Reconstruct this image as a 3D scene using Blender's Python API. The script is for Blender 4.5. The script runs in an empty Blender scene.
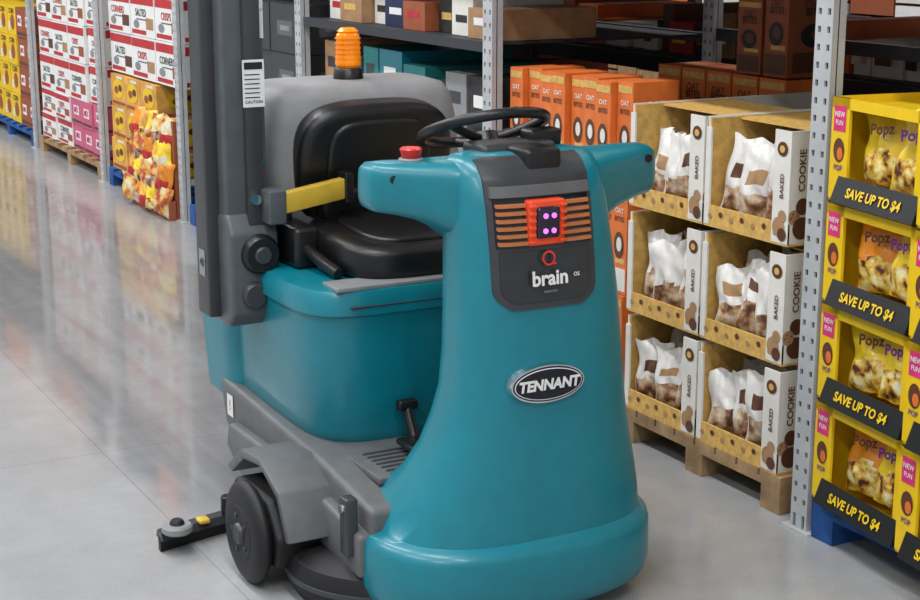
import bpy, bmesh, math, random
from mathutils import Matrix, Vector
random.seed(7)
S=bpy.context.scene
try:
    S.view_settings.view_transform='Standard'
    S.view_settings.look='None'
except Exception as e: print(e)

# ---------------------------------------------------------------- materials
def mk(name,col,rough=.5,metal=0,var=.06,scale=18,bump=0,coat=0,emis=0,col2=None,spots=None,trans=0):
    m=bpy.data.materials.new(name); m.use_nodes=True
    nt=m.node_tree; b=nt.nodes['Principled BSDF']
    tc=nt.nodes.new('ShaderNodeTexCoord')
    nz=nt.nodes.new('ShaderNodeTexNoise'); nz.inputs['Scale'].default_value=scale; nz.inputs['Detail'].default_value=4
    nt.links.new(tc.outputs['Object'],nz.inputs['Vector'])
    rp=nt.nodes.new('ShaderNodeValToRGB')
    c=col; d=col2 if col2 else tuple(max(0,x*(1-var*2)) for x in c)
    e=tuple(min(1,x*(1+var)) for x in c) if not col2 else c
    if spots:
        rp.color_ramp.interpolation='LINEAR'
        rp.color_ramp.elements[0].position=spots[0][0]; rp.color_ramp.elements[0].color=(*spots[0][1],1)
        rp.color_ramp.elements[1].position=spots[1][0]; rp.color_ramp.elements[1].color=(*spots[1][1],1)
        for p,cc in spots[2:]:
            el=rp.color_ramp.elements.new(p); el.color=(*cc,1)
    else:
        rp.color_ramp.elements[0].position=.35; rp.color_ramp.elements[0].color=(*d,1)
        rp.color_ramp.elements[1].position=.65; rp.color_ramp.elements[1].color=(*e,1)
    nt.links.new(nz.outputs['Fac'],rp.inputs['Fac'])
    nt.links.new(rp.outputs['Color'],b.inputs['Base Color'])
    b.inputs['Roughness'].default_value=rough; b.inputs['Metallic'].default_value=metal
    if coat: b.inputs['Coat Weight'].default_value=coat; b.inputs['Coat Roughness'].default_value=.14
    if trans: b.inputs['Transmission Weight'].default_value=trans
    if emis:
        nt.links.new(rp.outputs['Color'],b.inputs['Emission Color']); b.inputs['Emission Strength'].default_value=emis
    if bump:
        n2=nt.nodes.new('ShaderNodeTexNoise'); n2.inputs['Scale'].default_value=scale*12
        nt.links.new(tc.outputs['Object'],n2.inputs['Vector'])
        bp=nt.nodes.new('ShaderNodeBump'); bp.inputs['Strength'].default_value=bump; bp.inputs['Distance'].default_value=.002
        nt.links.new(n2.outputs['Fac'],bp.inputs['Height']); nt.links.new(bp.outputs['Normal'],b.inputs['Normal'])
    return m
TEAL=mk('teal_plastic',(.002,.190,.248),.36,var=.03,bump=.12,coat=.2)
GREY=mk('grey_plastic',(.115,.118,.122),.5,var=.05,bump=.3)
GREYL=mk('light_grey_plastic',(.25,.255,.26),.5,var=.04,bump=.25)
GREYD=mk('dark_grey_plastic',(.040,.042,.047),.40,var=.05,bump=.2)
MAST=mk('mast_grey_paint',(.080,.090,.100),.42,var=.05,bump=.1)
BLK=mk('black_vinyl',(.008,.008,.009),.32,bump=.35,scale=22)
RUB=mk('black_rubber',(.007,.007,.008),.6,bump=.2)
BLKG=mk('black_gloss',(.006,.008,.016),.15)
CHR=mk('chrome',(.8,.8,.82),.15,1)
WHT=mk('white_print',(.82,.82,.80),.5,var=.02)
STK=mk('sticker_white',(.8,.8,.8),.4,var=.02)
INK=mk('ink_black',(.01,.01,.01),.5)
RED=mk('red_plastic',(.75,.03,.02),.3)
REDO=mk('sensor_orange_red',(.75,.07,.02),.35,emis=.15)
FIN=mk('grille_fin_orange_glow',(.50,.17,.06),.35,emis=.06)  # orange glow on the fins put into their colour and weak emission
LED=mk('led_violet',(.72,.16,.95),.3,emis=1.2)
AMB=mk('amber_lens',(1.0,.27,.008),.15,emis=.2,var=.1)
YEL=mk('yellow_arm_paint',(.60,.40,.04),.4)
POST=mk('galvanised_grey_paint',(.50,.51,.52),.45,metal=.1,var=.06,scale=8)
HOLE=mk('post_interior',(.07,.07,.07),.7)
BEAM=mk('beam_dark',(.03,.033,.04),.5)
WOOD=mk('pallet_wood',(.38,.24,.12),.8,var=.2,scale=10,bump=.5)
BLUE=mk('pallet_blue',(.008,.08,.30),.7,var=.2,scale=12,bump=.5)
CARD=mk('cardboard_brown',(.40,.23,.11),.8,var=.08)
CARDW=mk('cardboard_white',(.76,.73,.67),.6,var=.03)
LIPY=mk('cardboard_honey',(.70,.42,.11),.6,var=.1,scale=40)
YBOX=mk('carton_yellow',(.86,.56,.008),.45,var=.03)
PINK=mk('print_pink',(.72,.03,.18),.5)
PURP=mk('print_purple',(.12,.02,.22),.5)
ORB=mk('carton_orange',(.74,.17,.03),.5,var=.06)
ORD=mk('carton_rust',(.33,.085,.03),.6,var=.06)
ORT=mk('carton_orange_tan',(.75,.38,.07),.55,var=.15,scale=9)
BRN=mk('print_brown',(.11,.04,.018),.5)
REDB=mk('carton_red',(.50,.025,.03),.5)
TEALB=mk('carton_teal',(.02,.22,.22),.5)
NAVY=mk('carton_navy',(.012,.02,.07),.5)
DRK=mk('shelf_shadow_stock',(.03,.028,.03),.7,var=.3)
BAGW=mk('bag_white_foil',(.76,.73,.69),.28,var=.05)
BAGPIC=mk('bag_cookie_picture',(.8,.78,.74),.3,scale=24,spots=[(.36,(.10,.04,.02)),(.44,(.30,.15,.08)),(.53,(.55,.37,.22)),(.66,(.75,.66,.56))])
BAGY=mk('bag_yellow_foil',(.90,.62,.03),.25,var=.12,scale=9)
BAGYP=mk('bag_popcorn_picture',(.9,.8,.4),.3,scale=28,spots=[(.38,(.10,.03,.02)),(.45,(.55,.28,.04)),(.55,(.88,.66,.16)),(.64,(.93,.88,.60))])
BAGO=mk('bag_orange_foil',(.85,.28,.02),.25,scale=8,var=.2)
BAGM=mk('bag_mixed',(.9,.3,.02),.3,scale=12,spots=[(.3,(.05,.16,.05)),(.42,(.50,.06,.04)),(.5,(.75,.45,.07)),(.6,(.72,.66,.5))])
LENSD=mk('dark_glass',(.02,.015,.03),.08)
PANS=mk('panel_satin',(.026,.028,.032),.25)

# ---------------------------------------------------------------- helpers
def col_link(o,parent=None):
    S.collection.objects.link(o)
    if parent: o.parent=parent
    return o
def empty(name,loc=(0,0,0),rz=0):
    o=bpy.data.objects.new(name,None); o.location=loc; o.rotation_euler=(0,0,rz); o.empty_display_size=.2
    return col_link(o)
def from_bm(name,bm,mats,parent=None,sharp=35):
    bmesh.ops.recalc_face_normals(bm,faces=bm.faces)
    me=bpy.data.meshes.new(name); bm.to_mesh(me); bm.free()
    for m in (mats if isinstance(mats,(list,tuple)) else [mats]): me.materials.append(m)
    me.polygons.foreach_set('use_smooth',[True]*len(me.polygons))
    me.set_sharp_from_angle(angle=math.radians(sharp))
    return col_link(bpy.data.objects.new(name,me),parent)
def loft(name,rings,mat,parent=None,caps=True,closed=True,sharp=40):
    bm=bmesh.new(); R=[[bm.verts.new(p) for p in r] for r in rings]
    n=len(rings[0])
    for a,b in zip(R,R[1:]):
        for i in range(n if closed else n-1):
            j=(i+1)%n; bm.faces.new((a[i],a[j],b[j],b[i]))
    if caps: bm.faces.new(R[0]); bm.faces.new(R[-1])
    return from_bm(name,bm,mat,parent,sharp)
def se(cx,cy,a,b,n,z,cnt=56):
    r=[]
    for i in range(cnt):
        t=2*math.pi*i/cnt; c,s=math.cos(t),math.sin(t)
        r.append((cx+a*math.copysign(abs(c)**(2/n),c),cy+b*math.copysign(abs(s)**(2/n),s),z))
    return r
def prism(name,poly,axis,a0,a1,mat,parent=None,bev=0,seg=3,sharp=35):
    bm=bmesh.new()
    def P(p,a):
        return {'x':(a,p[0],p[1]),'y':(p[0],a,p[1]),'z':(p[0],p[1],a)}[axis]
    A=[bm.verts.new(P(p,a0)) for p in poly]; Bv=[bm.verts.new(P(p,a1)) for p in poly]
    n=len(poly)
    bm.faces.new(A); bm.faces.new(Bv[::-1])
    for i in range(n): bm.faces.new((A[i],Bv[i],Bv[(i+1)%n],A[(i+1)%n]))
    bmesh.ops.recalc_face_normals(bm,faces=bm.faces)
    if bev: bmesh.ops.bevel(bm,geom=list(bm.edges),offset=bev,segments=seg,profile=.5,affect='EDGES',clamp_overlap=True)
    return from_bm(name,bm,mat,parent,sharp)
def rbox(name,x0,x1,y0,y1,z0,z1,mat,parent=None,bev=.008,seg=3):
    return prism(name,[(x0,y0),(x1,y0),(x1,y1),(x0,y1)],'z',z0,z1,mat,parent,bev,seg)
def cyl(name,p1,p2,r1,r2,mat,parent=None,n=32,bev=0):
    p1=Vector(p1);p2=Vector(p2);d=(p2-p1).normalized()
    u=d.orthogonal().normalized(); v=d.cross(u)
    rings=[]
    L=(p2-p1).length
    prof=[(0,r1),(L,r2)] if not bev else [(0,r1-bev),(bev,r1),(L-bev,r2),(L,r2-bev)]
    for h,r in prof:
        rings.append([tuple(p1+d*h+(u*math.cos(2*math.pi*i/n)+v*math.sin(2*math.pi*i/n))*r) for i in range(n)])
    return loft(name,rings,mat,parent)
def tube(name,pts,r,mat,parent=None,cyclic=False,res=10):
    cu=bpy.data.curves.new(name,'CURVE'); cu.dimensions='3D'; cu.bevel_depth=r; cu.bevel_resolution=5
    sp=cu.splines.new('POLY' if cyclic or len(pts)<3 else 'NURBS'); sp.points.add(len(pts)-1)
    for i,p in enumerate(pts): sp.points[i].co=(*p,1)
    if sp.type=='NURBS': sp.use_endpoint_u=True; sp.order_u=3
    sp.use_cyclic_u=cyclic; cu.resolution_u=res; cu.use_fill_caps=True
    o=bpy.data.objects.new('t',cu); S.collection.objects.link(o)
    dg=bpy.context.evaluated_depsgraph_get(); me=bpy.data.meshes.new_from_object(o.evaluated_get(dg))
    bpy.data.objects.remove(o)
    me.name=name; me.materials.clear(); me.materials.append(mat)
    me.polygons.foreach_set('use_smooth',[True]*len(me.polygons)); me.set_sharp_from_angle(angle=math.radians(50))
    return col_link(bpy.data.objects.new(name,me),parent)
_tc={}
def text_geo(s,shear=0,bold=.018):
    k=(s,shear,bold)
    if k in _tc: return _tc[k]
    cu=bpy.data.curves.new('t','FONT'); cu.body=s; cu.size=1; cu.align_x='CENTER'; cu.align_y='CENTER'; cu.shear=shear; cu.offset=bold; cu.resolution_u=3
    o=bpy.data.objects.new('t',cu); S.collection.objects.link(o)
    dg=bpy.context.evaluated_depsgraph_get(); me=bpy.data.meshes.new_from_object(o.evaluated_get(dg))
    bpy.data.objects.remove(o)
    r=([v.co.copy() for v in me.vertices],[tuple(p.vertices) for p in me.polygons]); _tc[k]=r
    return r
class Frame:
    def __init__(s,o,U,V): s.o=Vector(o); s.U=Vector(U).normalized(); s.V=Vector(V).normalized(); s.N=s.U.cross(s.V)
    def p(s,u,v,w=0): return s.o+s.U*u+s.V*v+s.N*w
def FX(x,y,z): return Frame((x,y,z),(0,-1,0),(0,0,1))
def FY(x,y,z): return Frame((x,y,z),(1,0,0),(0,0,1))
class B:
    def __init__(s,name): s.n=name; s.v=[]; s.f=[]; s.mi=[]; s.sm=[]; s.m=[]; s.M=Matrix()
    def k(s,mat):
        if mat not in s.m: s.m.append(mat)
        return s.m.index(mat)
    def add(s,vs,fs,mat,smooth=False):
        ml=mat if isinstance(mat,list) else None
        o=len(s.v); kk=None if ml else s.k(mat)
        s.v+= [tuple(s.M@Vector(v)) for v in vs]
        for q,f in enumerate(fs): s.f.append(tuple(i+o for i in f)); s.mi.append(s.k(ml[q]) if ml else kk); s.sm.append(smooth)
    def box(s,x0,x1,y0,y1,z0,z1,mat):
        vs=[(x,y,z) for z in (z0,z1) for x,y in ((x0,y0),(x1,y0),(x1,y1),(x0,y1))]
        s.add(vs,[(3,2,1,0),(4,5,6,7),(0,1,5,4),(1,2,6,5),(2,3,7,6),(3,0,4,7)],mat)
    def rect(s,F,u,v,w,h,mat,off=.0012):
        s.add([F.p(u-w/2,v-h/2,off),F.p(u+w/2,v-h/2,off),F.p(u+w/2,v+h/2,off),F.p(u-w/2,v+h/2,off)],[(0,1,2,3)],mat)
    def disc(s,F,u,v,ru,rv,mat,off=.0015,n=24):
        s.add([F.p(u+ru*math.cos(2*math.pi*i/n),v+rv*math.sin(2*math.pi*i/n),off) for i in range(n)],[tuple(range(n))],mat)
    def text(s,F,u,v,t,size,mat,off=.002,shear=0,rot=0,sx=1,bold=.018):
        vs,fs=text_geo(t,shear,bold); c,sn=math.cos(rot),math.sin(rot)
        s.add([F.p(u+(a.x*sx*c-a.y*sn)*size,v+(a.x*sx*sn+a.y*c)*size,off) for a in vs],fs,mat)
    def pouch(s,F,u,v,w,h,t,mat,tilt=0,pic=None,band=None,nu=12,nv=16,split=.46):
        vs=[];fs=[];ms=[]
        c,sn=math.cos(tilt),math.sin(tilt); ph=random.random()*6; ph2=random.random()*6
        for side in (1,-1):
            for j in range(nv+1):
                for i in range(nu+1):
                    a=i/nu*2-1; b=j/nv
                    bulge=max(0,(1-abs(a)**2.6))**.6*max(0,math.sin(math.pi*b))**.55*(1.2-.65*b)
                    ww=w/2*(1-.10*math.sin(math.pi*b))
                    uu=a*ww+.006*math.sin(9*b+ph); vv=b*h+.007*math.sin(5*a+ph)*b
                    wr=(.007*math.sin(7*a+5*b*2+ph)+.005*math.sin(17*a*b+ph2)+.004*math.sin(23*b+6*a+ph))*(1-a*a)
                    vs.append(F.p(u+uu*c-vv*sn,v+uu*sn+vv*c,side*(bulge*t/2)+wr+.08*b*t))
        n=(nu+1)*(nv+1)
        for side in (0,1):
            for j in range(nv):
                for i in range(nu):
                    a=side*n+j*(nu+1)+i; q=(a,a+1,a+nu+2,a+nu+1)
                    fs.append(q if side==0 else q[::-1])
                    aa=(i+.5)/nu*2-1; bb=(j+.5)/nv; m=mat
                    if pic and bb<split-.08*aa*aa and abs(aa)<.9: m=pic
                    elif band and split+.1<bb<split+.27 and abs(aa)<.5: m=band
                    ms.append(m)
        s.add(vs,fs,ms,True)
    def build(s,parent=None):
        me=bpy.data.meshes.new(s.n); me.from_pydata(s.v,[],s.f)
        for m in s.m: me.materials.append(m)
        me.polygons.foreach_set('material_index',s.mi); me.polygons.foreach_set('use_smooth',s.sm); me.update()
        return col_link(bpy.data.objects.new(s.n,me),parent)

# ---------------------------------------------------------------- room
def floor_mat():
    m=bpy.data.materials.new('polished_concrete'); m.use_nodes=True; nt=m.node_tree; b=nt.nodes['Principled BSDF']
    L=nt.links.new
    tc=nt.nodes.new('ShaderNodeTexCoord'); sx=nt.nodes.new('ShaderNodeSeparateXYZ'); L(tc.outputs['Object'],sx.inputs[0])
    def M(op,a,bb=0,c=0,clamp=False):
        n=nt.nodes.new('ShaderNodeMath'); n.operation=op; n.use_clamp=clamp
        for i,q in enumerate((a,bb,c)):
            if hasattr(q,'links'): L(q,n.inputs[i])
            else: n.inputs[i].default_value=q
        return n.outputs[0]
    def noise(sc,det=5,rough=.6,stretch=None):
        n=nt.nodes.new('ShaderNodeTexNoise'); n.inputs['Scale'].default_value=sc; n.inputs['Detail'].default_value=det; n.inputs['Roughness'].default_value=rough
        if stretch:
            mp=nt.nodes.new('ShaderNodeMapping'); mp.inputs['Scale'].default_value=stretch; L(tc.outputs['Object'],mp.inputs['Vector']); L(mp.outputs[0],n.inputs['Vector'])
        else: L(tc.outputs['Object'],n.inputs['Vector'])
        return n.outputs['Fac']
    X,Y=sx.outputs[0],sx.outputs[1]
    n1=noise(.9); n2=noise(7); n3=noise(140,3)
    v=M('ADD',M('MULTIPLY',n1,.14),M('ADD',M('MULTIPLY',n2,.12),M('MULTIPLY',n3,.14)))
    val=M('ADD',v,.15)
    wob=M('MULTIPLY',M('SUBTRACT',noise(2.5),.5),.25)
    xw=M('ADD',X,wob)
    m1=M('MULTIPLY',M('SUBTRACT',xw,1.38),9,clamp=True); m2=M('MULTIPLY',M('SUBTRACT',2.75,xw),7,clamp=True)
    m3=M('MULTIPLY',M('SUBTRACT',Y,4.25),3,clamp=True)
    wet=M('MULTIPLY',M('MULTIPLY',m1,m2),m3)
    streak=M('MULTIPLY',M('SUBTRACT',noise(1,3,.5,(14,.7,1)),.36),2.4,clamp=True)
    wets=M('MULTIPLY',wet,M('ADD',M('MULTIPLY',streak,.4),.6))
    val=M('MULTIPLY',val,M('SUBTRACT',1,M('MULTIPLY',wets,.42)))
    def line(c,p,w=.0024): return M('LESS_THAN',M('ABSOLUTE',M('SUBTRACT',c,p)),w)
    j=line(X,1.41)
    for p in (1.4,5.2,10.2,15.2): j=M('MAXIMUM',j,line(Y,p))
    j=M('MAXIMUM',j,line(X,-2.2))
    val=M('MULTIPLY',val,M('SUBTRACT',1,M('MULTIPLY',j,.25)))
    cb=nt.nodes.new('ShaderNodeCombineColor'); L(val,cb.inputs[0]); L(M('MULTIPLY',val,1.005),cb.inputs[1]); L(M('MULTIPLY',val,1.01),cb.inputs[2])
    L(cb.outputs[0],b.inputs['Base Color'])
    r=M('ADD',M('MULTIPLY',noise(4),.12),.13); r=M('SUBTRACT',r,M('MULTIPLY',wets,.14)); r=M('MAXIMUM',r,.06)
    L(r,b.inputs['Roughness']); b.inputs['Specular IOR Level'].default_value=.75
    bp=nt.nodes.new('ShaderNodeBump'); bp.inputs['Strength'].default_value=.03; bp.inputs['Distance'].default_value=.008; L(noise(8,2),bp.inputs['Height']); L(bp.outputs[0],b.inputs['Normal'])
    return m
f=B('floor'); f.add([(-6,-4,0),(10,-4,0),(10,32,0),(-6,32,0)],[(0,1,2,3)],floor_mat()); f.build()
WALL=mk('wall_paint',(.25,.26,.28),.8); CEIL=mk('ceiling_paint',(.6,.6,.6),.8)
w=B('wall_right'); w.box(10,10.1,-4,32,0,7,WALL); w.build()
w=B('wall_far'); w.box(-6,10,32,32.1,0,7,WALL); w.build()
w=B('ceiling'); w.box(-6,10.1,-4,32.1,7,7.1,CEIL); w.build()

# ---------------------------------------------------------------- pallet rack
rack=empty('pallet_rack',(3.6,8,0))
def rp(o):
    o.parent=rack; o.location=(-3.6,-8,0); return o
posts=[1.6,3.5,5.42,7.3,9.17,10.86,12.75,14.7,16.6]
b=B('upright_posts')
def post(x,y,H=3.2):
    w2=.036; D=.048
    b.box(x+.008,x+D,y-w2,y-w2+.004,0,H,POST); b.box(x+.008,x+D,y+w2-.004,y+w2,0,H,POST)
    b.box(x+.02,x+.024,y-w2,y+w2,0,H,HOLE)
    for (a,c) in ((-w2,-.026),(-.013,.013),(.026,w2)): b.box(x,x+.008,y+a,y+c,0,H,POST)
    z=.05
    while z<H:
        for (a,c) in ((-.026,-.013),(.013,.026)): b.box(x,x+.008,y+a,y+c,z,z+.032,POST)
        z+=.05
    b.box(x-.015,x+.08,y-.06,y+.06,0,.006,POST)
for y in posts:
    post(3.05,y); post(4.10,y)
    for z in (.22,1.6,2.4): b.box(3.098,4.10,y-.012,y+.012,z,z+.035,POST)
    b.add([(3.1,y-.01,1.64),(4.1,y-.01,2.36),(4.1,y-.01,2.40),(3.1,y-.01,1.68),(3.1,y+.01,1.64),(4.1,y+.01,2.36),(4.1,y+.01,2.40),(3.1,y+.01,1.68)],[(0,1,2,3),(7,6,5,4),(0,4,5,1),(3,2,6,7)],POST)
rp(b.build())
b=B('beams_and_decks')
for i in range(len(posts)-1):
    y0,y1=posts[i]+.04,posts[i+1]-.04
    zz=1.66
    for x in (3.06,4.10): b.box(x,x+.04,y0,y1,zz,zz+.11,BEAM)
    for k in range(9): b.box(3.1,4.10,y0+(y1-y0)*(k+.5)/9-.03,y0+(y1-y0)*(k+.5)/9+.03,zz+.09,zz+.11,BEAM)
    b.box(3.1,4.10,y0,y1,zz+.112,zz+.118,DRK)  # unseen upper deck, added to shade the rack inside
b.box(3.06,3.10,5.47,7.25,1.285,1.325,BEAM); b.box(4.10,4.14,5.47,7.25,1.285,1.325,BEAM); b.box(3.1,4.10,5.47,7.25,1.31,1.32,DRK)
for (a,c) in ((3.545,5.365),(1.645,3.455)):
    b.box(4.10,4.14,a,c,1.30,1.35,BEAM)
rp(b.build())

rack2=empty('pallet_rack.001',(5,8,0))
b=B('posts_and_beams')
for y in posts:
    for x in (4.35,5.4): b.box(x,x+.05,y-.035,y+.035,0,3.2,HOLE)
for i in range(len(posts)-1):
    for zz in (1.10,1.62):
        for x in (4.36,5.42): b.box(x,x+.04,posts[i]+.04,posts[i+1]-.04,zz,zz+.07,BEAM)
        b.box(4.4,5.42,posts[i]+.04,posts[i+1]-.04,zz+.07,zz+.08,DRK)
o=b.build(rack2); o.location=(-5,-8,0)
b=B('warehouse_carton_stock')
cm=[ORB,NAVY,CARDW,ORD,REDB,CARDW,GREYL,BRN,ORB,CARD,WHT]
y=1.68; q=0
while y<16:
    w_=random.uniform(.10,.2)
    if min(abs(y+w_/2-p) for p in posts)>.04+w_/2:
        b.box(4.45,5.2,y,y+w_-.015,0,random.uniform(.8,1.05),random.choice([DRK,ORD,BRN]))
        h=random.uniform(.10,.22); m=cm[(q*3)%11]; b.box(4.45+random.uniform(0,.06),5.1,y,y+w_-.015,1.181,1.181+h,m)
        F=FX(4.448,y+w_/2,1.181); b.rect(F,0,h*.5,w_*.5,h*.35,[CARDW,REDB,YBOX,DRK,BRN][q%5])
        q+=1
    y+=w_
b.build()
b=B('warehouse_carton_stock')
y=1.7
while y<24:
    w_=random.uniform(.25,.5)
    z=.15
    while z<2.2:
        h=random.uniform(.15,.3); b.box(7.9,8.8,y,y+w_-.02,z,z+h-.02,random.choice(cm+[REDB,YBOX,CARDW])); z+=h
    y+=w_
b.build()
b=B('unseen_overstock_stack')  # unseen upper-shelf cartons, added to shade the bays below
for i in range(len(posts)-1):
    y=posts[i]+.08
    while y+.45<posts[i+1]:
        b.box(3.12,4.05,y,y+.42,1.79,2.5,random.choice([CARD,CARDW,ORB,NAVY])); y+=.45
b.build()

# ---------------------------------------------------------------- pallets
def pallet(name,x0,x1,y0,y1,mat,z=0):
    b=B(name)
    H=.12
    for k in range(3):
        yy=y0+(y1-y0-.09)*k/2
        for q in range(3):
            xx=x0+(x1-x0-.1)*q/2; b.box(xx,xx+.1,yy,yy+.09,z+.018,z+.078,mat)
        b.box(x0,x1,yy,yy+.09,z+.001,z+.018,mat)
    for q in range(3):
        xx=x0+(x1-x0-.1)*q/2; b.box(xx,xx+.1,y0,y1,z+.078,z+.098,mat)
    n=8
    for k in range(n):
        yy=y0+(y1-y0-.1)*k/(n-1); b.box(x0,x1,yy,yy+.1,z+.098,z+H,mat)
    return b.build()
pallet('wooden_pallet',3.075,4.0,3.62,4.50,WOOD)
pallet('wooden_pallet',3.12,4.02,4.54,5.36,WOOD)
pallet('blue_pallet',3.05,4.0,2.35,3.44,BLUE)
pallet('wooden_pallet',3.12,4.02,5.5,7.2,WOOD)
pallet('blue_pallet',3.07,4.0,7.42,9.08,BLUE)
pallet('blue_pallet',3.07,4.0,9.26,10.76,BLUE)
pallet('wooden_pallet',3.07,4.0,10.96,12.64,WOOD)
pallet('blue_pallet',3.07,4.0,12.86,14.6,BLUE)

# ---------------------------------------------------------------- cookie bag display (3 tiers)
def tray(b,x0,y0,y1,z0,z1,depth=.85):
    t=.007
    b.box(x0,x0+depth,y0,y1,z0,z0+t,LIPY)
    b.box(x0+.42,x0+.42+t,y0,y1,z0,z1-.02,CARD)
    lip=.068
    b.box(x0,x0+t,y0,y1,z0+t,z0+lip,LIPY)
    for yy in (y0,y1-t): b.box(x0+t,x0+depth,yy,yy+t,z0+t,z1,CARDW)
    b.box(x0-.001,x0+t-.001,y0,y0+.075,z0+t,z1,CARDW)
    b.box(x0-.001,x0+t-.001,y1-.025,y1,z0+t,z1-.03,CARDW)
    b.box(x0+t,x0+.41,y1-2*t-.001,y1-t-.001,z0+t,z1-.004,LIPY)
    b.box(x0+.40,x0+.41,y0+t,y1-t,z0+t,z1-.03,LIPY)
    b.box(x0+.12,x0+.41,y0+t,y1-t,z1-.012,z1-.006,LIPY)
    H=z1-z0
    F=FX(x0-.001,y0+.037,z0)
    b.text(F,.004,H*.52,'BAKED',.024,BRN,rot=math.pi/2)
    b.disc(F,0,H*.84,.024,.022,BRN); b.disc(F,0,H*.84,.012,.011,LIPY,.003)
    b.disc(F,-.005,H*.16,.028,.03,CARD); b.disc(F,.012,H*.10,.02,.02,BRN,.0025)
    b.disc(F,.010,H*.26,.018,.018,CARD,.0022)
    G=FY(x0+.08,y0,z0)
    for (u,v,r_,m) in ((.03,.2,.045,CARD),(-.03,.12,.038,BRN),(.08,.10,.042,CARD),(-.03,.31,.028,BRN),(-.06,.22,.025,CARD)):
        b.disc(G,u,H*v+.012,r_*.9,r_*.9,m,.0015+.0005*random.random())
        for q in range(4): b.disc(G,u+r_*.5*math.cos(q*1.7+u*50),H*v+.012+r_*.5*math.sin(q*1.7+u*50),r_*.12,r_*.12,BRN,.003,8)
    b.text(G,-.035,H*.66,'COOKIE',.034,BRN,rot=math.pi/2); b.text(G,.0,H*.66,'THINS',.026,CARD,rot=math.pi/2)
    L=FX(x0,(y0+y1)/2,z0)
    for q in range(7): b.disc(L,-(y1-y0)*.42+q*(y1-y0)*.13,.035+.01*(q%2),.010,.009,BRN if q%2 else CARD)
    n=3
    for r in range(3):
        for k in range(n):
            yy=y1-.05-(y1-y0-.12)*(k+.5)/n+random.uniform(-.015,.015)
            F=Frame((x0+.066+r*.11,yy,z0+.034),(random.uniform(.0,.8),-1,0),(random.uniform(-.02,.14),0,1))
            b.pouch(F,0,0,.145,random.uniform(.205,.255),.09,BAGW,tilt=random.uniform(-.14,.14),pic=BAGPIC,band=random.choice([BRN,CARD,None]),split=random.uniform(.36,.52))
b=B('cookie_bag_display')
for z0,z1 in ((.1215,.45),(.47,.815),(.84,1.185)):
    for y0,y1 in ((3.645,4.055),(4.065,4.475)): tray(b,3.078,y0,y1,z0,z1)
b.build()

# ---------------------------------------------------------------- yellow popcorn cartons
b=B('popcorn_carton_display')
PY=3.45; PX=3.055
def ytray(y0,y1,z0,z1,x0,mirror=False):
    t=.007; H=z1-z0
    b.box(x0,x0+.5,y0,y1,z0,z0+t,YBOX); b.box(x0+.3,x0+.308,y0,y1,z0,z1,YBOX)
    for yy in (y0,y1-t): b.box(x0,x0+.5,yy,yy+t,z0,z1,YBOX)
    b.box(x0+.02,x0+.3,y0+t,y1-t,z1-.03,z1-.022,YBOX)
    b.box(x0-.002,x0+t,y1-.085,y1,z0+t,z1,YBOX)
    b.box(x0-.002,x0+t,y0,y0+.035,z0+t,z1,YBOX)
    b.box(x0-.002,x0+t,y0,y1,z1-.03,z1,YBOX)
    F=FX(x0-.002,y1-.043,z0)
    b.rect(F,-.002,H*.80,.058,H*.24,PINK); b.text(F,-.002,H*.84,'NEW',.021,WHT); b.text(F,-.002,H*.76,'FUN',.019,WHT)
    b.disc(F,0,H*.50,.026,.034,BRN); b.disc(F,.008,H*.47,.014,.018,ORB,.003); b.text(F,0,H*.33,'POP',.022,PURP)
    h=.075
    vs=[(x0-.03,y0+.0,z0+.004),(x0-.03,y1-.05,z0+.004),(x0-.004,y1-.05,z0+h),(x0-.004,y0+.0,z0+h)]
    b.add(vs+[(x0,y0,z0+.004),(x0,y1-.05,z0+.004)],[(3,2,1,0),(0,1,5,4),(2,5,1),(3,0,4)],INK)
    F=Frame(((x0-.0185),(y0+y1)/2-.025,z0+.036),(0,-1,0),(.34,0,1))
    b.text(F,0,0,'SAVE UP TO $4',.037,YBOX,off=.003,sx=1.0,bold=.03)
    G=FY(x0+.12,y0,z0)
    b.text(G,0,H*.5,'popped',.06,PURP,off=.003,rot=math.pi/2); b.disc(G,.05,H*.75,.04,.04,BRN,.0035)
    b.text(G,-.06,H*.5,'4 FLAVORS',.035,PURP,off=.003,rot=math.pi/2)
    for r in range(2):
        for k in range(2):
            yy=y1-.125-(y1-y0-.17)*(k+.35)/2
            F=Frame((x0+.08+.1*r,yy,z0+.05),(random.uniform(.1,.5),-1,0),(.12,0,1))
            hh=H*.82
            mm=BAGO if (k+int(z0*7))%5==0 else BAGY
            b.pouch(F,0,0,.185,hh-.02,.09,mm,tilt=random.uniform(-.12,.12),pic=BAGYP,split=.48)
            if r==0:
                b.text(F,0,hh*.68,'Popz',.042,PURP if k%2 else BRN,off=.066,rot=.12,bold=.03)
b.M=Matrix.Translation((PX,PY,0))@Matrix.Rotation(math.radians(-8),4,'Z')@Matrix.Translation((-PX,-PY,0))
lv=[(.124,.425),(.432,.715),(.722,1.01),(1.017,1.31)]
for i,(z0,z1) in enumerate(lv):
    ytray(PY-.43,PY,z0,z1,PX)
    ytray(PY-.87,PY-.44,z0,z1,PX-.02,True)
b.build()
b=B('wrapped_goods_stack')
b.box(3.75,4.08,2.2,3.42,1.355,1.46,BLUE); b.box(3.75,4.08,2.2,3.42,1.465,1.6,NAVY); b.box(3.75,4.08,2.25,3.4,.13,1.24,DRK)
b.build()

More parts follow.
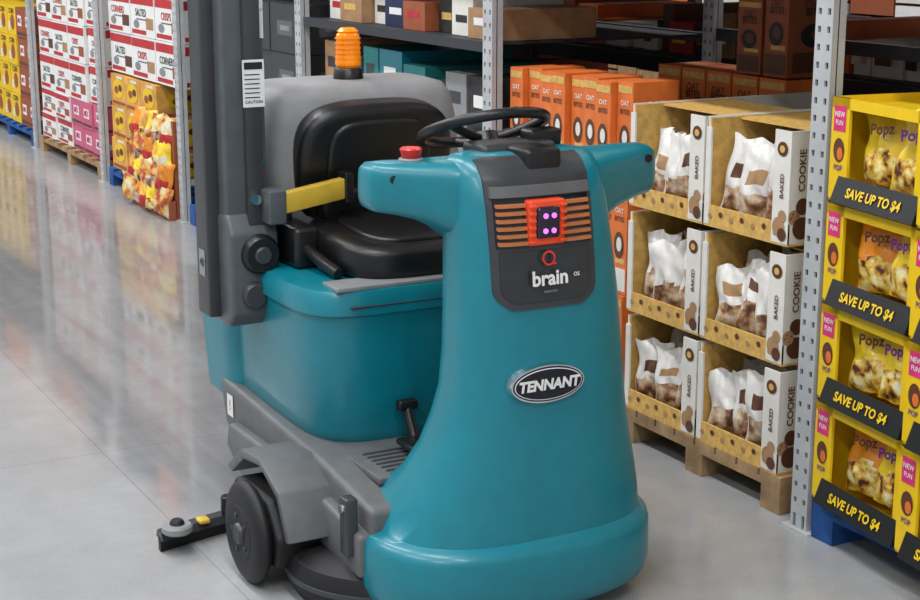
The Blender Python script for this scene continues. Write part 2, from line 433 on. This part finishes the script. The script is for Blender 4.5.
# ---------------------------------------------------------------- orange cartons
def cart(b,x0,x1,y0,y1,z0,z1,base,label,ink,txt='OAT BITES'):
    b.box(x0,x1,y0,y1,z0,z1,base); H=z1-z0; W=y1-y0; D=x1-x0
    F=FX(x0,(y0+y1)/2,z0)
    b.rect(F,0,H*.14,W*.9,H*.22,label); b.text(F,0,H*.80,txt.split()[0],W*.26,label); b.text(F,0,H*.72,txt.split()[1],W*.26,ink)
    b.disc(F,0,H*.47,W*.32,H*.13,ink); b.disc(F,W*.04,H*.48,W*.17,H*.07,label,.003); b.rect(F,W*.1,H*.32,W*.6,H*.05,LIPY)
    b.rect(F,0,H*.93,W*.9,H*.07,LIPY)
    G=FY((x0+x1)/2,y0,z0)
    b.rect(G,0,H*.16,D*.8,H*.22,label); b.text(G,0,H*.78,txt.split()[0],D*.2,label); b.text(G,0,H*.70,txt.split()[1],D*.16,ink); b.disc(G,0,H*.45,D*.26,H*.13,ink); b.disc(G,D*.05,H*.46,D*.13,H*.06,label,.003)
b=B('snack_carton_stack')
for r in range(3):
    z0=.122+r*.375
    for c in range(8):
        y0=4.55+c*.1
        xo=.025*((c*7+r)%3)/2
        cart(b,3.11+xo,3.30+xo,y0,y0+.094,z0,z0+.372-.006*(c%2),ORB,CARDW,BRN)
b.build()
b=B('snack_carton_stack')
for r in range(3):
    z0=.122+r*.368
    for c in range(5):
        y0=4.55+c*.16
        cart(b,3.80,4.04,y0,y0+.15,z0,z0+.362,ORB,BRN,INK)
cart(b,3.80,4.04,4.55,4.68,1.228,1.56,ORD,BRN,INK); cart(b,3.80,4.04,4.70,4.84,1.228,1.5,ORD,BRN,INK)
b.build()
b=B('mixed_carton_stack')
y=5.50; k=0
ms=[DRK,GREYL,GREY,TEALB,TEAL,TEALB,DRK,CARD]
while y<7.1:
    w_=random.uniform(.16,.26); m=ms[k%8]; h=random.choice([1.12,1.17,1.22])
    b.box(3.14,3.7,y,y+w_-.015,.122,h,m)
    F=FX(3.14,y+w_/2,h-.3); b.rect(F,0,.20,w_*.5,.05,[WHT,GREYD][k%2]); b.text(F,0,.08,'CRISP',w_*.2,INK)
    b.box(3.14+.03*(k%3),3.6,y,y+w_-.015,1.322,1.322+.12+.07*(k%3),[CARD,CARDW,DRK,ORD,NAVY,CARDW][k%6])
    b.rect(FX(3.14+.03*(k%3),y+w_/2,1.34),0,.05,w_*.5,.03,[WHT,DRK,LIPY,REDB][k%4])
    y+=w_; k+=1
b.build()
def cases(name,x0,x1,y0,y1,z0,rows,ncol,h,base,fn):
    b=B(name); w_=(y1-y0)/ncol
    for r in range(rows):
        for c in range(ncol):
            j=random.uniform(0,.015); a=y0+c*w_; z=z0+r*h
            b.box(x0+j,x1,a+.003,a+w_-.003,z,z+h-.004,base)
            fn(b,FX(x0+j,a+w_/2,z),w_,h,r,c); fn(b,FY(x0+.2,a+.003,z),.36,h,r,c)
    return b.build()
def f_white(b,F,w,h,r,c):
    b.rect(F,0,h*.84,w*.96,h*.2,REDB); b.rect(F,-w*.15,h*.10,w*.6,h*.10,REDB)
    b.text(F,-w*.05,h*.55,['CORNERS','CRISPS','SALTED'][(r+c)%3],w*.13,REDB if (r+c)%2 else GREYD)
    b.rect(F,w*.3,h*.32,w*.3,h*.26,[ORD,CARD,BRN][(r*3+c)%3]); b.disc(F,-w*.25,h*.28,w*.12,h*.10,GREYL); b.rect(F,-.02,h*.40,w*.4,h*.03,GREY)
def f_or(b,F,w,h,r,c):
    b.disc(F,0,h*.55,w*.34,h*.30,YBOX); b.disc(F,-w*.12,h*.5,w*.13,h*.12,ORD,.003); b.disc(F,w*.14,h*.58,w*.12,h*.11,BRN,.003); b.rect(F,0,h*.1,w*.85,h*.10,ORD); b.rect(F,w*.1,h*.9,w*.4,h*.08,CARDW)
def f_pink(b,F,w,h,r,c):
    b.rect(F,0,h*.55,w*.5,h*.35,WHT); b.text(F,0,h*.55,'MIX',w*.22,PINK,off=.003); b.rect(F,0,h*.12,w*.9,h*.1,BRN)
def f_yel(b,F,w,h,r,c):
    b.disc(F,.02,h*.45,w*.22,h*.26,ORD); b.text(F,0,h*.82,'CORN',w*.2,BRN); b.rect(F,-w*.3,h*.3,w*.2,h*.3,CARDW)
def f_dull(b,F,w,h,r,c):
    b.rect(F,0,h*.5,w*.5,h*.3,GREY); b.rect(F,0,h*.5,w*.3,h*.1,GREYL,.002)
cases('fish_cracker_carton_stack',3.1,3.9,9.75,10.76,.122,3,3,.215,ORT,f_or)
cases('cracker_carton_stack',3.12,3.9,9.3,10.78,.78,3,3,.27,WHT,f_white)
cases('cracker_carton_stack',3.1,3.9,11.35,12.66,.50,4,3,.27,WHT,f_white)
cases('cracker_carton_stack',3.12,3.9,10.95,11.33,.51,4,1,.27,WHT,f_white)
PK=mk('carton_pink',(.60,.12,.22),.5)
cases('snack_mix_carton_stack',3.1,3.9,10.96,11.8,.122,2,3,.19,PK,f_pink)
cases('cracker_carton_stack',3.1,3.9,11.82,12.66,.122,2,2,.19,WHT,f_white)
cases('corn_snack_carton_stack',3.1,3.9,13.4,14.6,.122,4,4,.24,YBOX,f_yel)
cases('chocolate_carton_stack',3.1,3.9,12.86,13.38,.122,4,2,.24,ORD,f_pink)
cases('bulk_carton_stack',3.12,3.9,7.45,9.05,.122,5,4,.25,GREYD,f_dull)
b=B('chip_bag_bin')
b.box(2.99,3.04,9.23,9.98,.0,.12,ORD); b.box(3.035,3.06,9.23,9.72,.0,.60,ORD)
for r in range(4):
    for k in range(5):
        F=Frame((2.965+.02*r,9.32+k*.145,.03+r*.135),(random.uniform(.1,.6),-1,0),(.10,0,1)); b.pouch(F,0,0,.16,.19,.08,[BAGM,BAGO,BAGY,BAGM,ORT][(k*2+r)%5],tilt=random.uniform(-.4,.4),pic=[BAGM,BAGYP,REDB,BAGPIC][(k+2*r)%4])
b.build()

# ---------------------------------------------------------------- the ride-on floor scrubber
SC=empty('ride_on_floor_scrubber',(2.07,3.6,0),math.radians(0))
CS=[(.035,.380,-.295,.36,3.0,-.024),(.06,.408,-.325,.38,3.0,-.024),(.10,.418,-.337,.39,3.0,-.024),(.205,.416,-.337,.38,3.0,-.024),(.226,.409,-.331,.37,3.0,-.024),(.236,.392,-.318,.34,3.0,-.020),(.242,.374,-.308,.30,3.0,-.015),(.30,.350,-.306,.20,2.9,-.006),(.38,.317,-.300,.11,2.8,.004),(.46,.288,-.294,.06,2.8,.010),(.54,.266,-.288,.035,2.8,.015),(.62,.250,-.284,.015,2.9,.018),(.72,.242,-.278,.005,2.9,.017),(.85,.234,-.268,0,3,.013),(1.0,.224,-.25,0,3,.007),(1.10,.217,-.232,.0,3,.004),(1.17,.210,-.21,.0,3,0),(1.200,.200,-.185,.0,3,0),(1.214,.185,-.16,-.01,3,0),(1.220,.15,-.13,-.03,3,0)]
def interp(z):
    for p,q in zip(CS,CS[1:]):
        if p[0]<=z<=q[0]:
            t=(z-p[0])/(q[0]-p[0]); return [p[i]+(q[i]-p[i])*t for i in range(6)]
    return CS[-1]
def front(x,z,off=0):
    _,a,yf,yb,n,cx=interp(z); yc=(yf+yb)/2; bb=(yb-yf)/2
    return yc-bb*(max(0,1-abs((x-cx)/a)**n))**(1/n)-off
loft('front_cowl',[se(c[5],(c[2]+c[3])/2,c[1],(c[3]-c[2])/2,c[4],c[0],80) for c in CS],TEAL,SC,sharp=50)
PXC=-.018
def patch(name,z0,z1,hw,off,mat,nz=24,nx=18,cx=PXC):
    bm=bmesh.new(); rows=[]
    for j in range(nz+1):
        z=z0+(z1-z0)*j/nz; w_=hw((z-z0)/(z1-z0))
        rows.append([(cx+w_*(i/nx*2-1),z) for i in range(nx+1)])
    V=[[bm.verts.new((x,front(x,z,off),z)) for x,z in r] for r in rows]
    K=[[bm.verts.new((x,front(x,z,-.02),z)) for x,z in r] for r in rows]
    for j in range(nz):
        for i in range(nx): bm.faces.new((V[j][i],V[j][i+1],V[j+1][i+1],V[j+1][i]))
        bm.faces.new((V[j][0],V[j+1][0],K[j+1][0],K[j][0])); bm.faces.new((V[j][nx],K[j][nx],K[j+1][nx],V[j+1][nx]))
    for i in range(nx):
        bm.faces.new((V[0][i],K[0][i],K[0][i+1],V[0][i+1])); bm.faces.new((V[nz][i],V[nz][i+1],K[nz][i+1],K[nz][i]))
    return from_bm(name,bm,mat,SC,50)
patch('centre_panel',.845,1.216,lambda t:(.145-.045*(1-min(1,t/.14))**2.2)+.004*t,.006,GREYD,nz=40)
patch('panel_gloss_lower',.862,.99,lambda t:.128-.035*(1-min(1,t/.3))**2.2,.009,PANS,nz=30)
patch('grille_recess',1.0,1.118,lambda t:.134,.008,BLKG,6)
for k in range(6):
    z=1.012+k*.0185
    for s_,x0,x1 in ((-1,PXC-.130,PXC-.055),(1,PXC+.055,PXC+.130)):
        xs=[x0+(x1-x0)*i/5 for i in range(6)]
        loft('grille_fin_%d_%s'%(k,'l' if s_<0 else 'r'),[[(x,front(x,z,.004),z-.004),(x,front(x,z,.020),z-.005),(x,front(x,z,.020),z+.003),(x,front(x,z,.004),z+.004)] for x in xs],FIN,SC)
yF=front(PXC,1.06)
rbox('sensor_housing',PXC-.052,PXC+.052,yF-.024,yF+.02,1.002,1.116,REDO,SC,.006)
rbox('sensor_window',PXC-.033,PXC+.033,yF-.034,yF,1.020,1.100,LENSD,SC,.008)
for i,(dx,z) in enumerate(((-.012,1.078),(.012,1.078),(-.012,1.040),(.012,1.040))):
    cyl('led_%d'%i,(PXC+dx,yF-.037,z),(PXC+dx,yF-.028,z),.0068,.0068,LED,SC,16)
for k in range(6):
    for s_ in (-1,1):
        x=PXC+s_*.044; rbox('sensor_rib_%d_%d'%(k,s_),x-.009,x+.009,yF-.032,yF-.02,1.008+k*.018,1.016+k*.018,REDO,SC,.002,1)
patch('visor',1.124,1.150,lambda t:.140,.016,GREY,6)
yV=front(0,1.19)
rbox('console_knob_base',-.045,.06,yV-.010,yV+.10,1.165,1.235,BLK,SC,.014)
b=B('panel_logo'); z=.955; yp=front(0,.90)-.0105
F=Frame((PXC,yp,z),(1,0,0),(0,.09,1))
b.text(F,-.0,-.035,'brain',.052,WHT,off=.004,bold=.03); b.text(F,.078,-.032,'OS',.014,WHT,off=.003)
n=24
b.add([F.p(-.002+.019*math.cos(2*math.pi*i/n),.016+.019*math.sin(2*math.pi*i/n),.004) for i in range(n)]+[F.p(-.002+.014*math.cos(2*math.pi*i/n),.016+.014*math.sin(2*math.pi*i/n),.004) for i in range(n)],[(i,(i+1)%n,n+(i+1)%n,n+i) for i in range(n)],RED)
b.rect(F,.012,.002,.014,.005,RED,.005)
b.text(F,0,-.068,'ROBOTICS',.008,GREYL,off=.004)
b.build(SC)
b=B('oval_badge'); zb=.652; yb=front(0,zb); F=Frame((-.030,yb-.010,zb),(1,-.02,0),(0,0,1))
def oval(ru,rv,rw,d0,d1,mat,n=40):
    vs=[F.p(ru*math.cos(2*math.pi*i/n),rv*math.sin(2*math.pi*i/n),d0) for i in range(n)]+[F.p((ru-rw)*math.cos(2*math.pi*i/n),(rv-rw)*math.sin(2*math.pi*i/n),d1) for i in range(n)]
    b.add(vs,[(i,(i+1)%n,n+(i+1)%n,n+i) for i in range(n)]+[tuple(range(n,2*n))],mat)
oval(.110,.053,.004,-.02,.004,CHR); oval(.102,.045,.003,.0045,.005,BLKG); oval(.098,.041,.001,.0055,.006,STK); oval(.0955,.0385,.001,.0065,.007,BLKG)
b.text(F,0,-.001,'TENNANT',.038,WHT,off=.009,shear=.12,sx=.98,bold=.045)
b.build(SC)
def yzring(x,yc,hy,zc,hz,n=4.0,cnt=40):
    return [(x,p[0],p[1]) for p in [(yc+hy*math.copysign(abs(math.cos(t))**(2/n),math.cos(t)),zc+hz*math.copysign(abs(math.sin(t))**(2/n),math.sin(t))) for t in [2*math.pi*i/cnt for i in range(cnt)]]]
halfL=[(.395,.005,.030,1.138,.034),(.389,.005,.048,1.138,.052),(.375,.003,.058,1.138,.061),(.33,-.01,.068,1.135,.066),(.27,-.03,.085,1.126,.074),(.22,-.045,.10,1.114,.088),(.17,-.06,.11,1.095,.11)]
halfR=[(.462,.005,.034,1.128,.040),(.456,.005,.052,1.128,.058),(.44,.003,.060,1.128,.067),(.38,-.01,.068,1.126,.072),(.30,-.03,.085,1.118,.081),(.235,-.045,.10,1.106,.096),(.17,-.06,.11,1.095,.11)]
rings=[yzring(-h[0],*h[1:]) for h in halfL]+[yzring(h[0],*h[1:]) for h in halfR[::-1]]
loft('shoulder_crossbar',rings,TEAL,SC,sharp=60)
for s_,x in ((1,-.345),(2,.42)):
    cyl('arm_sensor_%d'%s_,(x,-.045,1.165),(x,-.069,1.163),.012,.011,LENSD,SC,20)
cyl('stop_button_base',(-.27,-.01,1.188),(-.27,-.01,1.206),.032,.032,GREYL,SC,24,.003)
cyl('stop_button',(-.27,-.01,1.204),(-.27,-.01,1.232),.024,.029,RED,SC,24,.004)
C=Vector((-.02,.06,1.258)); tl=math.radians(20)
nrm=Vector((0,math.sin(tl),math.cos(tl))); U=Vector((1,0,0)); V=nrm.cross(U)
R=.165
tube('steering_wheel_rim',[tuple(C+U*R*math.cos(2*math.pi*i/48)+V*R*math.sin(2*math.pi*i/48)) for i in range(48)],.0145,BLK,SC,True)
for i,a in enumerate((90,210,330)):
    a=math.radians(a); d=U*math.cos(a)+V*math.sin(a)
    tube('wheel_spoke_%d'%i,[tuple(C-nrm*.03+d*.02),tuple(C-nrm*.028+d*.08),tuple(C+d*(R))],.012,BLK,SC)
cyl('wheel_hub',tuple(C-nrm*.05),tuple(C-nrm*.012),.042,.034,BLK,SC,28,.005)
cyl('steering_column',tuple(C-nrm*.17),tuple(C-nrm*.05),.045,.035,BLK,SC,28)
rbox('console_top',-.11,.11,-.10,.02,1.19,1.236,GREYD,SC,.015)
rbox('display_pod',.05,.15,-.06,.0,1.215,1.262,BLK,SC,.012)
# chassis
prism('chassis',[(-.06,.14),(.86,.15),(1.02,.24),(1.06,.38),(.30,.345),(-.06,.30)],'x',-.42,.34,GREY,SC,.02,4)
prism('chassis_side_skirt',[(-.06,.115),(.82,.135),(.92,.20),(.90,.275),(.35,.28),(-.06,.235)],'x',-.455,-.41,GREY,SC,.014,3)
prism('chassis_side_skirt_far',[(.30,.115),(.82,.135),(.92,.20),(.90,.275),(.35,.28)],'x',.33,.38,GREY,SC,.014,3)
rbox('footwell_mat',-.34,.32,.05,.29,.322,.342,GREY,SC,.004)
for k in range(7): rbox('mat_rib_%d'%k,-.30,.30,.06+k*.03,.07+k*.03,.338,.346,GREYD,SC,.002,1)
rbox('foot_pedal',-.20,-.09,.13,.24,.36,.38,BLK,SC,.008)
tube('pedal_arm',[(-.14,.24,.37),(-.14,.265,.41),(-.14,.285,.45)],.014,BLK,SC)
rbox('pedal_clip',-.17,-.11,.27,.30,.44,.47,BLK,SC,.006)
rbox('frame_latch',-.475,-.44,-.03,.015,.17,.33,GREYD,SC,.006)
cyl('latch_bolt',(-.475,-.008,.30),(-.483,-.008,.30),.012,.012,CHR,SC,12)
# tank
ring=[]
for z,a,bb,n in ((.325,.345,.40,5),(.34,.36,.415,5),(.38,.372,.425,5.5),(.71,.385,.435,6),(.718,.385,.435,6),(.725,.398,.447,6),(.772,.398,.447,6),(.792,.388,.437,6),(.798,.36,.41,6)):
    ring.append(se(-.012,.745,a,bb,n,z,80))
loft('solution_tank',ring,TEAL,SC,sharp=35)
ring=[se(-.01,1.10,a,bb,4.5,z,64) for z,a,bb in ((.29,.365,.18),(.32,.395,.20),(.62,.415,.21),(.76,.415,.21),(.785,.39,.19))]
loft('recovery_tank_rear',ring,TEAL,SC,sharp=35)
rbox('tank_edge_trim',-.335,.33,.315,.42,.792,.806,GREYL,SC,.004)
rbox('tank_front_seam',-.30,.30,.297,.312,.746,.752,GREYD,SC,.002,1)
# hood
ring=[se(0,.98,a,bb,5,z,64) for z,a,bb in ((.79,.35,.20),(1.0,.345,.20),(1.18,.33,.19),(1.26,.315,.18),(1.295,.29,.16),(1.307,.25,.12))]
loft('rear_hood',ring,GREYL,SC,sharp=45)
ring=[se(0,.98,a,bb,5,z,64) for z,a,bb in ((.95,.352,.207),(.965,.354,.209),(.98,.352,.207))]
loft('rear_hood_seam',ring,GREY,SC)
cyl('beacon_base',(.01,.98,1.30),(.01,.98,1.34),.048,.044,BLK,SC,28,.004)
cyl('beacon_lens',(.01,.98,1.34),(.01,.98,1.452),.040,.036,AMB,SC,28,.01)
cyl('beacon_cap',(.01,.98,1.450),(.01,.98,1.464),.034,.025,AMB,SC,28,.003)
for k in range(6): cyl('beacon_ring_%d'%k,(.01,.98,1.355+k*.015),(.01,.98,1.358+k*.015),.0408,.0408,AMB,SC,28)
def cushion(name,cx,cy,cz,hx,hy,hz,mat,rot=0,nn=5,dome=.0):
    rings=[]; m=14
    for j in range(m+1):
        t=-1+2*j/m; k=(1-abs(t)**4)**.25 if abs(t)<1 else 0
        k=max(k,.55)
        rings.append([(x,y,hz*t) for x,y,_ in se(0,0,hx-(1-k)*hz*1.4,hy-(1-k)*hz*1.4,nn,0,56)])
    M=Matrix.Translation((cx,cy,cz))@Matrix.Rotation(rot,4,'X')
    rings=[[tuple(M@Vector(p)) for p in r] for r in rings]
    return loft(name,rings,mat,SC,sharp=60)
cushion('seat_base_plate',0,.60,.812,.20,.20,.020,RUB)
cushion('seat_cushion',0,.585,.858,.258,.245,.052,BLK,math.radians(4),3.6)
cushion('seat_cushion_inner',0,.575,.903,.180,.175,.020,BLK,math.radians(4),3.6)
M0=math.radians(78)
cushion('seat_backrest',0,.80,1.06,.258,.205,.05,BLK,-M0+math.pi,3.4)
cushion('seat_backrest_inner',0,.752,1.075,.172,.14,.02,BLK,-M0+math.pi,3.6)
cushion('seat_lumbar',0,.745,.955,.20,.06,.03,BLK,-M0+math.pi,4)
tube('seat_belt_arm',[(-.26,.80,.87),(-.29,.70,.87),(-.29,.55,.84),(-.27,.45,.815)],.018,BLK,SC)
rbox('seat_side_bracket',-.33,-.25,.62,.88,.80,.92,BLK,SC,.015)
# mast
mx=.062
def X(v): return v+mx
rbox('mast_column',X(-.555),X(-.425),.74,.88,.76,1.85,MAST,SC,.010)
rbox('mast_rear_channel',X(-.595),X(-.552),.80,.90,.64,1.85,GREYD,SC,.006)
prism('mast_front_rail',[(.715,.80),(.742,.80),(.742,1.85),(.715,1.85)],'x',X(-.495),X(-.445),GREYD,SC,.003,2)
prism('mast_shroud',[(.70,.66),(.74,.62),(.86,.62),(.90,.68),(.90,.94),(.74,.96),(.70,.90)],'x',X(-.56),X(-.41),MAST,SC,.012,3)
cyl('mast_pivot',(X(-.47),.715,.84),(X(-.47),.675,.84),.062,.055,BLK,SC,32,.006)
cyl('mast_pivot_cap',(X(-.47),.69,.84),(X(-.47),.665,.84),.028,.025,GREYD,SC,24,.003)
cyl('mast_lower_roller',(X(-.49),.715,.72),(X(-.49),.68,.72),.042,.038,GREYD,SC,32,.006)
rbox('mast_bracket',X(-.44),X(-.34),.76,.88,.80,.96,BLK,SC,.010)
b=B('mast_label'); F=FY(X(-.47),.7145,1.335); b.rect(F,0,0,.066,.135,STK,.001); b.rect(F,0,.05,.055,.02,INK,.002)
for k in range(6): b.rect(F,-.004,.025-k*.013,.046,.003,INK,.002)
b.text(F,0,-.053,'CAUTION',.012,INK,off=.002); b.build(SC)
b=B('mast_lower_label'); F=FX(X(-.5955),.85,.80); b.rect(F,0,0,.05,.08,GREYL,.001); b.text(F,0,.0,'40',.035,INK,off=.002); b.build(SC)
b=B('mast_side_sticker'); F=FY(X(-.435),.7395,1.52); b.rect(F,0,0,.018,.12,STK,.001); b.build(SC)
for i,z in enumerate((1.02,1.10,1.55,1.65)): cyl('mast_bolt_%d'%i,(X(-.435),.74,z),(X(-.435),.732,z),.007,.007,CHR,SC,10)
cyl('mast_bolt_big',(X(-.475),.716,1.0),(X(-.475),.70,1.0),.018,.016,CHR,SC,8)
prism('yellow_arm',[(X(-.43),.955),(X(-.20),.99),(X(-.20),1.05),(X(-.43),1.015)],'y',.66,.70,YEL,SC,.004,2)
rbox('yellow_arm_clamp',X(-.215),X(-.188),.65,.71,.975,1.065,BLK,SC,.004)
rbox('yellow_arm_root',X(-.455),X(-.40),.655,.75,.93,1.03,MAST,SC,.006)
# wheels
def wheel(name,x,y,r,w_,side=-1):
    prof=[(0,r*.55),(0,r*.8),(.006,r*.9),(.016,r*.985),(.024,r),(w_-.024,r),(w_-.016,r*.985),(w_-.006,r*.9),(w_,r*.8),(w_,r*.55)]
    rings=[[(x+d,y+rr*math.cos(2*math.pi*i/40),r+rr*math.sin(2*math.pi*i/40)) for i in range(40)] for d,rr in prof]
    loft(name+'_tyre',rings,RUB,SC)
    xs=x if side<0 else x+w_
    cyl(name+'_rim',(xs+.002*side,y,r),(xs+.02*(-side),y,r),r*.56,r*.5,RUB,SC,32,.004)
    cyl(name+'_hub',(xs+.012*side,y,r),(xs+.01*(-side),y,r),r*.2,r*.22,GREYD,SC,20,.003)
    for k in range(5):
        a=2*math.pi*k/5; cyl('%s_nut_%d'%(name,k),(xs+.006*side,y+r*.36*math.cos(a),r+r*.36*math.sin(a)),(xs+.0,y+r*.36*math.cos(a),r+r*.36*math.sin(a)),.007,.007,GREYD,SC,6)
wheel('rear_wheel_right',-.635,.330,.145,.050,-1)
wheel('rear_wheel_left',.40,.70,.145,.050,1)
# dark wheel carrier that ties the outboard wheel to the frame
prism('wheel_carrier',[(.20,.07),(.52,.07),(.56,.16),(.50,.25),(.26,.25),(.18,.16)],'x',-.585,-.40,RUB,SC,.015,3)
prism('wheel_fender',[(.16,.16),(.22,.27),(.34,.325),(.46,.31),(.56,.24),(.60,.25),(.48,.335),(.34,.345),(.20,.29),(.13,.17)],'x',-.57,-.41,GREY,SC,.006,2)
tube('axle_arm_far',[(.40,.70,.15),(.34,.70,.18)],.03,GREYD,SC)
for i,(x,y,r) in enumerate(((-.28,.15,.27),(.13,.27,.22))):
    ring=[se(x,y,a,a,2,z,56) for z,a in ((.003,r*.93),(.03,r*.97),(.035,r),(.07,r*1.01),(.11,r*.97),(.13,r*.85),(.14,r*.5))]
    loft('scrub_brush_%d'%i,ring,RUB,SC)
    loft('scrub_brush_band_%d'%i,[se(x,y,a,a,2,z,56) for z,a in ((.052,r*1.0),(.055,r*1.025),(.068,r*1.025),(.07,r*1.0))],GREYD,SC)
rbox('scrub_head_link',-.36,.32,.05,.45,.115,.17,BLK,SC,.01)
wheel('front_wheel',-.04,-.12,.13,.08,-1)
# squeegee
pts=[]
for k in range(13):
    t=-1+2*k/12; pts.append((t*.65-.115,.65+.10*(1-t*t)))
loft('squeegee_blade',[[(x,y-.010,.002),(x,y+.010,.002),(x,y+.012,.045),(x,y-.012,.045)] for x,y in pts],RUB,SC)
loft('squeegee_frame',[[(x,y-.03,.04),(x,y+.03,.04),(x,y+.02,.062),(x,y-.02,.062)] for x,y in pts],GREYD,SC)
cyl('squeegee_bumper_wheel',(-.72,.62,.062),(-.72,.62,.088),.045,.045,GREYL,SC,28,.006)
cyl('squeegee_bumper_cap',(-.72,.62,.088),(-.72,.62,.102),.022,.018,RUB,SC,20,.003)
rbox('squeegee_tab',-.645,-.61,.64,.68,.062,.076,YEL,SC,.006)
cyl('squeegee_knob',(-.54,.69,.06),(-.54,.69,.12),.02,.02,BLK,SC,16,.003)
tube('squeegee_hose',[(0,.78,.06),(0,.98,.12),(0,1.1,.22),(0,1.15,.32)],.03,BLK,SC)
tube('squeegee_link',[(-.3,.72,.06),(-.3,.86,.12),(-.3,.88,.2)],.018,GREYD,SC)
b=B('warning_label'); F=FX(-.4215,.96,.31); b.rect(F,0,0,.05,.07,STK); b.text(F,0,0,'!',.05,RED); b.build(SC)

# ---------------------------------------------------------------- lights
def area(name,loc,sx,sy,e,rot=(0,0,0),col=(.97,.985,1)):
    l=bpy.data.lights.new(name,'AREA'); l.shape='RECTANGLE'; l.size=sx; l.size_y=sy; l.energy=e; l.color=col
    o=bpy.data.objects.new(name,l); o.location=loc; o.rotation_euler=rot; return col_link(o)
for x in (-2.6,.6):
    for y in (-1.5,3.5,8.5,13.5,19):
        area('ceiling_light',(x,y,6.2),.5,3.6,170)
for y in (4,10,16): area('ceiling_light',(6.6,y,6.2),.5,3.6,110)
W=bpy.data.worlds.new('World'); S.world=W; W.use_nodes=True
bg=W.node_tree.nodes['Background']; bg.inputs[0].default_value=(.93,.965,1,1); bg.inputs[1].default_value=.58

cam=bpy.data.cameras.new('camera'); cam.lens=1600/920*36; cam.sensor_width=36
co=bpy.data.objects.new('camera',cam); co.location=(0,0,1.8); co.rotation_euler=(math.radians(76.5),0,math.radians(-28.4)); col_link(co); S.camera=co
